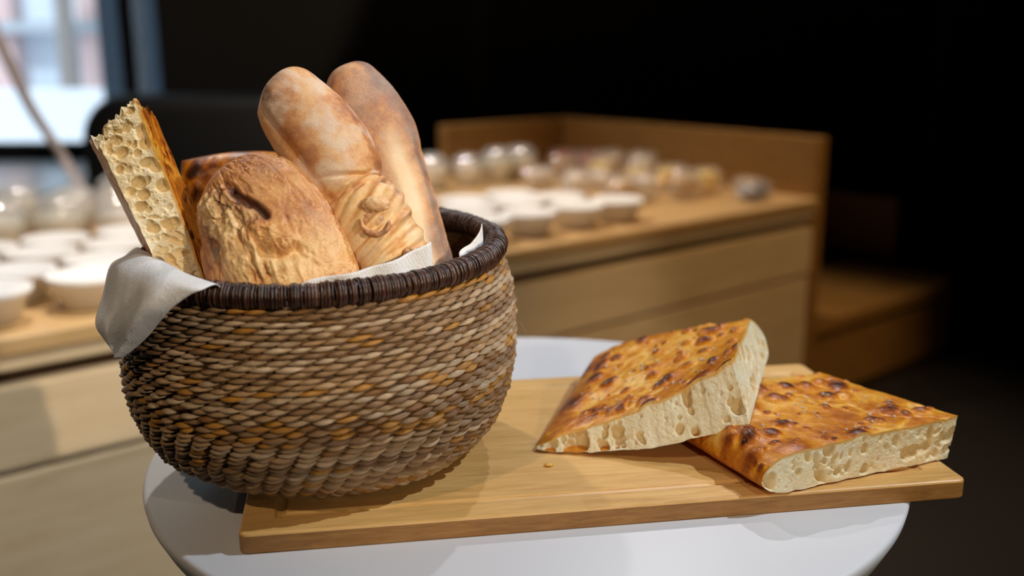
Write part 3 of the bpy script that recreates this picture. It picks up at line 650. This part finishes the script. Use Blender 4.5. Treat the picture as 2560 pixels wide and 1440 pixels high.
# upper flat bread leaning on it
aL = at_z(1332, 1128, ZB+.001); aN = at_z(1873, 1062, ZB+.031); aK = at_z(1926, 868, ZB+.042); aM = at_z(1480, 905, ZB+.012)
tL = at_z(1345, 1105, ZB+.006); tN = at_z(1831, 906, ZB+.066); tK = at_z(1878, 782, ZB+.0735); tM = at_z(1492, 872, ZB+.036)
def archA(A, B): return np.stack([0*A, 0*A, .010*np.sin(np.pi*A**.8)*B*.8+.0*A-.008*np.sin(np.pi*A)*(1-B)], 1)
slab('focaccia_slice', [aL, aN, aK, aM, tL, tN, tK, tM], 'raised golden focaccia slice leaning on the other slice, nearer the basket', 23,
     round_=('a0', 'b1'), rr_=.17, nbub=80, bub=(.0020, .0090), bh=.0033, arch=archA, pits=130, pit=(.0005, .0060), salt=60, spots=((.26, .12, .012, .75), (.07, .35, .010, .5), (.45, .13, .008, .55), (.5, .45, .010, .45), (.65, .3, .008, .5), (.02, .8, .01, .5)), edge_brown=.18, jag=(.002, 90))
# stray crust flake
o = blob('crust_flake', tuple(at_z(1372, 1162, ZB+.0012)), .0022, M_foc, None, 3, .6, 3, 10, (1.3, .8, .5)); tag(o, 'tiny brown crust flake on the cutting board left of the focaccia', 'crumb')

# ------------------------------------------------------------------ breads in the basket
# tall cut piece on the left: a runs up its length, c from the base crust (left) to the top crust (right)
f00 = at_y(428, 735, .640); f10 = at_y(243, 352, .650); g00 = at_y(533, 760, .648); g10 = at_y(338, 258, .658)
F00 = at_y(415, 735, .700); F10 = at_y(222, 352, .712); G00 = at_y(580, 760, .700); G10 = at_y(388, 290, .712)
slab('focaccia_piece', [f00, f10, F10, F00, g00, g10, G10, G00],
     'tall torn focaccia piece with open crumb at the left of the basket', 37, res=(230, 90, 110), round_=(), nbub=60, bub=(.002, .006), pits=420, pit=(.0004, .0048), pexp=7., brown=(.42, .3), a1jag=.016, jag=(.0015, 120), bh=.0012, pitgain=.7)
# flat piece standing behind the roll
h0 = at_y(430, 640, .735); h1 = at_y(760, 640, .745); h2 = at_y(745, 392, .775); h3 = at_y(440, 408, .765)
bk = Vector((0, .022, 0))
slab('focaccia_piece', [h0+bk, h1+bk, h2+bk, h3+bk, h0, h1, h2, h3], 'orange crusted focaccia piece standing behind the rustic roll', 41, res=(140, 120, 30), round_=('a0', 'a1', 'b1'), rr_=.22, arch=lambda A, B: np.stack([0*A, 0*A, .005*np.sin(np.pi*A)*B], 1), nbub=40, bub=(.004, .012), bh=.0012, pits=10, brown=(.30, .2))

def loaf(name, pts, label, mat, nu=420, nv=260, shape=None, tint=None, flat=1.0, seed=0, endp=2.2, cat='bread', endlen=(1, 1)):
    """pts: (px, py, distance, radius_px) down the axis; a swept skin with rounded ends."""
    ctr = [tuple(at_y(x, y, Y)) for x, y, Y, r in pts]; rad = [r/FPX*(at_y(x, y, Y)-Vector((0, 0, CZ))).dot(fw) for x, y, Y, r in pts]
    Cn = catmull(ctr, 600); Rn = catmull([(r, 0, 0) for r in rad], 600)[:, 0]
    S = np.r_[0, np.cumsum(np.linalg.norm(np.diff(Cn, axis=0), axis=1))]; Lt = S[-1]
    x = np.linspace(0, 1, nu); x = .5-.5*np.cos(np.pi*x)*1.0; x = .55*x+.45*np.linspace(0, 1, nu)
    s = x*Lt; Cc = np.stack([np.interp(s, S, Cn[:, i]) for i in range(3)], 1); Rc = np.interp(s, S, Rn)
    ra0 = rad[0]*endlen[0]; ra1 = rad[-1]*endlen[1]
    cap = np.clip(1-np.clip(1-s/ra0, 0, 1)**endp, 0, 1)**(1/endp)*np.clip(1-np.clip(1-(Lt-s)/ra1, 0, 1)**2.2, 0, 1)**(1/2.2)
    Tn = np.gradient(Cc, axis=0); Tn /= np.linalg.norm(Tn, axis=1, keepdims=True)
    view = np.array([0, -1.0, .25]); X = np.cross(view[None], Tn); X /= np.linalg.norm(X, axis=1, keepdims=True); Yv = np.cross(Tn, X)
    Yv *= np.sign((Yv*view).sum(1, keepdims=True))
    th = np.linspace(0, 2*np.pi, nv, endpoint=False)
    SX, TH = np.meshgrid(s/Lt, th, indexing='ij')       # TH = 0 faces the viewer's side, +pi/2 to the right
    cx = np.sin(TH); cy = np.cos(TH)*flat
    base = (Rc*cap)[:, None]
    d = shape(SX, TH, s[:, None]+0*TH, Lt) if shape else 0
    P3 = np.stack([SX*Lt*1, np.cos(TH)*.02, np.sin(TH)*.02], -1).reshape(-1, 3)
    dn = (.0011*fbm(P3, 60, 4, seed)+.0022*fbm(P3, 18, 2, seed+3)).reshape(SX.shape)
    sx = 1.0 if (X[:, 0].mean() > 0) else -1.0
    rad_ = base+(d+dn)*np.minimum(cap*1.6, 1)[:, None]
    V = Cc[:, None, :]+X[:, None, :]*(sx*cx*rad_)[..., None]+Yv[:, None, :]*(cy*rad_)[..., None]
    tv = tint(SX, TH, P3, dn) if tint else np.zeros(SX.shape+(3,))
    o = mesh_obj(name, V.reshape(-1, 3), grid_faces(nu, nv, close_v=True, flip=sx < 0), mat, None, tint=np.clip(tv.reshape(-1, 3), 0, 1))
    tag(o, label, cat); return o
def wrap(x): return (x+np.pi) % (2*np.pi)-np.pi
def ridge(x, w): return np.exp(-(x/w)**2)
# twisted floured baguette
def sh_tw(S, TH, s, Lt):
    t = wrap(TH); d = 0*S
    tw = s*120+t*1.1
    low = sm(S, .42, .60)
    d += low*.0018*(np.abs(np.sin(tw*.55))**.6-.6)
    d += low*.0010*np.sin(tw*3.1+2*np.sin(s*200))+low*.0007*np.sin(tw*7.3+1.3*np.sin(s*90+t*2))
    d += -.0035*ridge(S-.525-.035*t, .016)                       # the crease at the waist
    d += -.0022*ridge(S-.455-.045*t, .010)*sm(t, -.8, .2)
    d += -.0040*ridge(S-.855-.03*t, .013)
    d += (1-low)*(-.0020*ridge(t+.75-.5*S, .16))*sm(S, .03, .12)
    return d
def ti_tw(S, TH, P3, dn):
    t = wrap(TH); sh_ = S.shape; n = fbm(P3, 26, 4, 3).reshape(sh_); n2 = fbm(P3*np.array([1, 1.5, 1.5]), 70, 3, 8).reshape(sh_)
    low = sm(S, .42, .58); tw = np.sin(S*30+t*1.1); tw2 = S*38+t*1.1
    br = .44+.65*n+low*.16*np.sin(tw2*3.1+3*n2)+low*.12*np.sin(tw2*8+4*n)+.22*ridge(t+.55-.5*S, .30)*(1-low)+.28*(np.abs(t) > 1.1)*.5+low*(-.10+.22*tw*n2)+.25*ridge(S-.07, .04)*(t < -.2)
    fl = sm(n2*1.6+.35-.5*low, 0, .9)*.85+(1-low)*.28*ridge(t-.2, .8)
    pale = sm(-n, .1, .5)*.4+low*.40*sm(n, -.5, .3)+.5*ridge(t+.95, .22)*(1-low)
    br = br+.5*ridge(S-.525-.035*t, .012)*.4
    return np.stack([br, fl*(1-.55*low), pale], -1)
tw = loaf('twisted_baguette', [(676, 206, .70, 62), (712, 238, .698, 88), (755, 295, .695, 104), (800, 352, .69, 112), (845, 428, .683, 108), (876, 492, .676, 90), (924, 545, .668, 97), (960, 610, .662, 98), (985, 672, .657, 88), (1015, 735, .652, 80), (1035, 800, .65, 60)],
     'floured twisted baguette with a curled knot, standing left of the smooth baguette', M_bag, shape=sh_tw, tint=ti_tw, seed=2, endlen=(.75, 1), nu=560, nv=360)
# curls of dough on it
def curl(name, pts, rr0, parent, mat, seed):
    P = catmull(pts, 60); nvv = 14; a = np.linspace(0, 2*np.pi, nvv, endpoint=False); x = np.linspace(-1, 1, 60); rad = rr0*np.sqrt(np.clip(1-x**4, .02, 1))
    Tn = np.gradient(P, axis=0); Tn /= np.linalg.norm(Tn, axis=1, keepdims=True); X = np.cross(Tn, np.array([0, -1, .2])); X /= np.linalg.norm(X, axis=1, keepdims=True); Y = np.cross(Tn, X)
    V = (P[:, None]+rad[:, None, None]*(np.cos(a)[None, :, None]*X[:, None]+np.sin(a)[None, :, None]*Y[:, None])).reshape(-1, 3)
    V = V+.0006*fbm(V, 300, 3, seed)[:, None]
    n = fbm(V, 250, 3, seed+1); t = np.stack([.62+.5*n, .15+0*n, .1+0*n], 1)
    o = mesh_obj(name, V, grid_faces(60, nvv, close_v=True), mat, parent, tint=np.clip(t, 0, 1)); o.parent = None; o.parent = parent; return o
Yk = .6365
def kp(x, y, dy=0): return tuple(at_y(x, y, Yk+dy))
k1 = curl('dough_curl', [kp(902, 545, .004), kp(908, 566, .001), kp(925, 581), kp(948, 585), kp(968, 573, .001), kp(975, 550, .005)], .0016, tw, M_bag, 5)
k2 = blob('dough_knob', at_y(938, 512, Yk+.0085), .0088, M_bag, None, 6, .25, 3, 24, (1, .55, .62)); 
k3 = blob('dough_knob', at_y(934, 552, Yk+.009), .0082, M_bag, None, 9, .25, 3, 24, (1, .55, .8)); k4 = blob('dough_knob', at_y(1030, 632, .640), .0058, M_bag, None, 12, .3, 3, 20, (1, .6, .7))
for kk, bv in ((k2, .42), (k3, .62), (k4, .55)):
    me = kk.data; ca = me.color_attributes.new('tint', 'FLOAT_COLOR', 'POINT'); co = np.zeros(len(me.vertices)*3, np.float32); me.vertices.foreach_get('co', co); n = fbm(co.reshape(-1, 3), 200, 3, 4)
    t4 = np.stack([np.clip(bv+.4*n, 0, 1), .25+0*n, .25+0*n, 1+0*n], 1).astype(np.float32); ca.data.foreach_set('color', t4.ravel()); kk.parent = tw
# smooth baguette at the back
def sh_sm(S, TH, s, Lt):
    t = wrap(TH); return -.0012*ridge(t-.62-.15*S, .16)*sm(S, .25, .4)+.0012*ridge(t-.95, .12)*sm(S, .2, .35)-.0045*ridge(t+1.0, .5)*ridge(S-.05, .05)
def ti_sm(S, TH, P3, dn):
    t = wrap(TH); sh_ = S.shape; n = fbm(P3, 24, 4, 13).reshape(sh_); n2 = fbm(P3, 90, 3, 18).reshape(sh_)
    pale = ridge(t-.45-.10*(S-.5)+.12*n, .25)*sm(S, .22, .42)
    br = .47+.5*n+.15*(1-pale)*sm(S, .0, .6)*(.5)+.45*ridge(t-1.1, .26)+.22*ridge(S-.12, .1)*sm(n, -.2, .4)
    return np.stack([br, .30+.25*n2+.15*ridge(t, .5), pale*1.15+.15*sm(-n, 0, .4)], -1)
loaf('smooth_baguette', [(838, 176, .745, 52), (872, 220, .743, 84), (935, 330, .738, 104), (962, 410, .733, 100), (985, 480, .728, 99), (1010, 565, .722, 98), (1038, 660, .715, 94), (1060, 760, .71, 86), (1070, 830, .705, 60)],
     'smooth tan baguette with a pale split, tallest loaf at the back of the basket', M_bag, shape=sh_sm, tint=ti_sm, seed=31, endlen=(.9, 1), nu=420, nv=260)
# rustic roll
def path(S, TH, pts, w):
    P = catmull([(a, b, 0) for a, b in pts], 60)[:, :2]; best = np.full(S.shape, 9.0)
    for (x0, y0) in P: best = np.minimum(best, ((S-x0)*2.2)**2+(TH-y0)**2)
    return np.exp(-best/w**2)
def sh_ci(S, TH, s, Lt):
    t = wrap(TH); n = fbm(np.stack([S*3, t, 0*S], -1).reshape(-1, 3), 9, 5, 77, .62).reshape(S.shape)
    band = ridge(t+.38-.75*(S-.3), .42)*sm(S, .06, .16)
    slit = path(S, t, [(.24, -.02), (.30, .04), (.36, .12), (.43, .20)], .045)
    tear = path(S, t, [(.47, .02), (.55, .12), (.60, .32)], .10); tear2 = path(S, t, [(.50, .18), (.57, .42)], .08); tear3 = path(S, t, [(.64, .0), (.66, .2)], .06)
    d = .0030*band*n+.0012*band-.0095*slit+.0045*(tear+tear2)*(.6+n)-.006*path(S, t, [(.58, -.02), (.63, .22), (.62, .45)], .06)
    d += -.003*path(S, t, [(.3, -.78), (.42, -.80), (.5, -.75)], .07)-.0025*path(S, t, [(.78, -.55), (.9, -.45)], .06)
    d += -.0025*path(S, t, [(.12, -.3), (.16, -.05), (.22, .05)], .05)
    d += .0008*(1-band)*np.sin(t*9+5*n)*sm(t, .1, .5)
    Q = np.stack([S*.9, np.sin(t)*1.0, np.cos(t)], -1).reshape(-1, 3); f1 = fbm(Q, 3.2, 4, 91).reshape(S.shape); f2 = fbm(Q, 6.5, 3, 95).reshape(S.shape)
    d += -.0030*ridge(f1, .055)*(.35+.9*band)+.0022*ridge(f2, .10)*band+.0016*np.abs(f1)*band*4
    return d
def ti_ci(S, TH, P3, dn):
    t = wrap(TH); sh_ = S.shape; n = fbm(P3, 22, 4, 43).reshape(sh_); n2 = fbm(P3, 90, 4, 48).reshape(sh_)
    band = ridge(t+.38-.75*(S-.3), .45)*sm(S, .06, .16)
    tear = path(S, t, [(.47, .02), (.55, .12), (.60, .32)], .09)+path(S, t, [(.50, .18), (.57, .42)], .07)+path(S, t, [(.86, .35), (.9, .5)], .07)
    slit = path(S, t, [(.24, -.02), (.30, .04), (.36, .12), (.43, .20)], .06)
    br = .50+.6*n+.22*ridge(t-1.0, .5)*sm(n, -.4, .4)+.75*tear*sm(n2, -.4, .2)+.95*slit+.25*ridge(t+1.15, .35)+.35*path(S, t, [(.3, -.78), (.42, -.80), (.5, -.75)], .09)-.15*band
    Q = np.stack([S*.9, np.sin(t)*1.0, np.cos(t)], -1).reshape(-1, 3); f1 = fbm(Q, 3.2, 4, 91).reshape(S.shape); f2 = fbm(Q, 6.5, 3, 95).reshape(S.shape)
    br = br+.28*ridge(f1, .05)*(.5+band)+.15*ridge(f2+.2, .12)*band
    pale = band*(.80+.8*n2)-.7*tear-.4*slit-.45*ridge(f1, .07)-.35*ridge(f2+.2, .10)
    return np.stack([br, .10+.25*sm(t, .1, .8)*sm(n2, -.5, .6), np.clip(pale, 0, 1)], -1)
loaf('rustic_roll', [(560, 428, .672, 98), (602, 478, .664, 134), (652, 546, .654, 162), (682, 620, .645, 176), (712, 700, .638, 182), (735, 770, .634, 172), (745, 840, .632, 120)],
     'rustic cracked bread roll, widest loaf at the front of the basket', M_cia, shape=sh_ci, tint=ti_ci, seed=51, flat=.66, endp=2.6, endlen=(1.1, 1), nu=460, nv=420)

# ------------------------------------------------------------------ napkins
q = NT('embossed_paper_napkin'); q.col((.80, .81, .86)); q.set(Roughness=.85, Subsurface_Weight=.15, Subsurface_Scale=.002)
wv = q.n('ShaderNodeTexWave'); wv.inputs['Scale'].default_value = 260; wv.inputs['Distortion'].default_value = .6; q.l(q.mapping(q.obj(), (1, .6, .8), (0, .4, .5)), wv.inputs['Vector'])
sw = q.noise(70, 2, .5, None, 2.5); ln = q.math('ABSOLUTE', q.math('SUBTRACT', sw, .5)); ln = q.ramp(ln, [(.0, (1, 1, 1)), (.035, (0, 0, 0))])
q.bump(q.math('ADD', q.math('MULTIPLY', wv.outputs['Fac'], .35), q.math('MULTIPLY', ln, .8)), .45, .0006); M_nap = q.m
def sheet_obj(name, G, label):
    nu, nv = G.shape[:2]; o = mesh_obj(name, G.reshape(-1, 3), grid_faces(nu, nv), M_nap); s = o.modifiers.new('thickness', 'SOLIDIFY'); s.thickness = .0005; s.offset = 0; tag(o, label, 'napkin'); return o
# left napkin: from inside the basket over the rim
Lc = catmull([tuple(at_y(420, 700, .70)), tuple(at_y(372, 640, .71)), tuple(at_y(343, 618, .705)), tuple(at_y(312, 640, .690)), tuple(at_y(276, 664, .668)), tuple(at_y(258, 735, .645)), tuple(at_y(239, 806, .622)), tuple(at_y(262, 850, .610)), tuple(at_y(297, 893, .603))], 90)
Rc_ = catmull([tuple(at_y(560, 790, .600)), tuple(at_y(556, 735, .590)), tuple(at_y(541, 711, .577)), tuple(at_y(505, 724, .567)), tuple(at_y(470, 740, .568)), tuple(at_y(420, 780, .574)), tuple(at_y(372, 838, .588)), tuple(at_y(335, 872, .597)), tuple(at_y(303, 894, .602))], 90)
Mc = catmull([tuple(at_y(500, 760, .665)), tuple(at_y(470, 700, .66)), tuple(at_y(425, 668, .640)), tuple(at_y(380, 672, .615)), tuple(at_y(352, 700, .600)), tuple(at_y(335, 765, .590)), tuple(at_y(318, 825, .592)), tuple(at_y(310, 862, .597)), tuple(at_y(301, 893, .602))], 90)
G = np.zeros((90, 60, 3)); u = np.linspace(0, 1, 60)
for i in range(90):
    k = catmull([Lc[i], (Lc[i]+Mc[i])/2+np.array([-.002, -.003, .002]), Mc[i], (Rc_[i]+Mc[i])/2+np.array([-.003, -.004, .001]), Rc_[i]], 60); G[i] = k
w_ = np.linspace(0, 1, 90)[:, None]; Gn = fbm(G.reshape(-1, 3), 32, 3, 7).reshape(90, 60)
G[:, :, 1] -= .0035*(Gn+.3)*np.sin(np.pi*u)[None]*sm(w_, .2, .5)
G[:, :, 2] += .0030*np.sin(np.pi*u*1.0)[None]*ridge(w_-.33, .12)
sheet_obj('paper_napkin', G, 'white embossed paper napkin draped over the left rim of the basket')
# right napkin lining the inside of the front and right rim
th = np.linspace(R(250), R(372), 260); ztop = np.interp(np.degrees(th), [250, 262, 276, 290, 305, 316.5, 317.5, 325, 338, 342, 347, 352, 356, 357.5, 360, 366, 372], [-.02, -.002, .0075, .0098, .0145, .0205, -.012, -.020, -.018, -.004, .0005, .004, .012, .016, .004, -.012, -.03])
V = np.zeros((260, 40, 3))
for i, t_ in enumerate(th):
    for j in range(40):
        f = j/39; z = (RH-.055)*(1-f)+(RH+ztop[i])*f; rin = min(prof_r(z)-.0075, RR-ra-.0026) if z < RH+.004 else RR-ra-.0026
        if math.degrees(t_) > 338: rin -= .012*max(0, f-.75)*ridge(math.degrees(t_)-346, 7)*4
        rin += .0012*math.sin(t_*26+f*3); x = rin*math.cos(t_); y = rin*math.sin(t_)
        V[i, j] = (BC.x+x, BC.y+y, BC.z+z+TX*x+TY*y)
sheet_obj('paper_napkin', V, 'white paper napkin tucked inside the front and right rim of the basket')
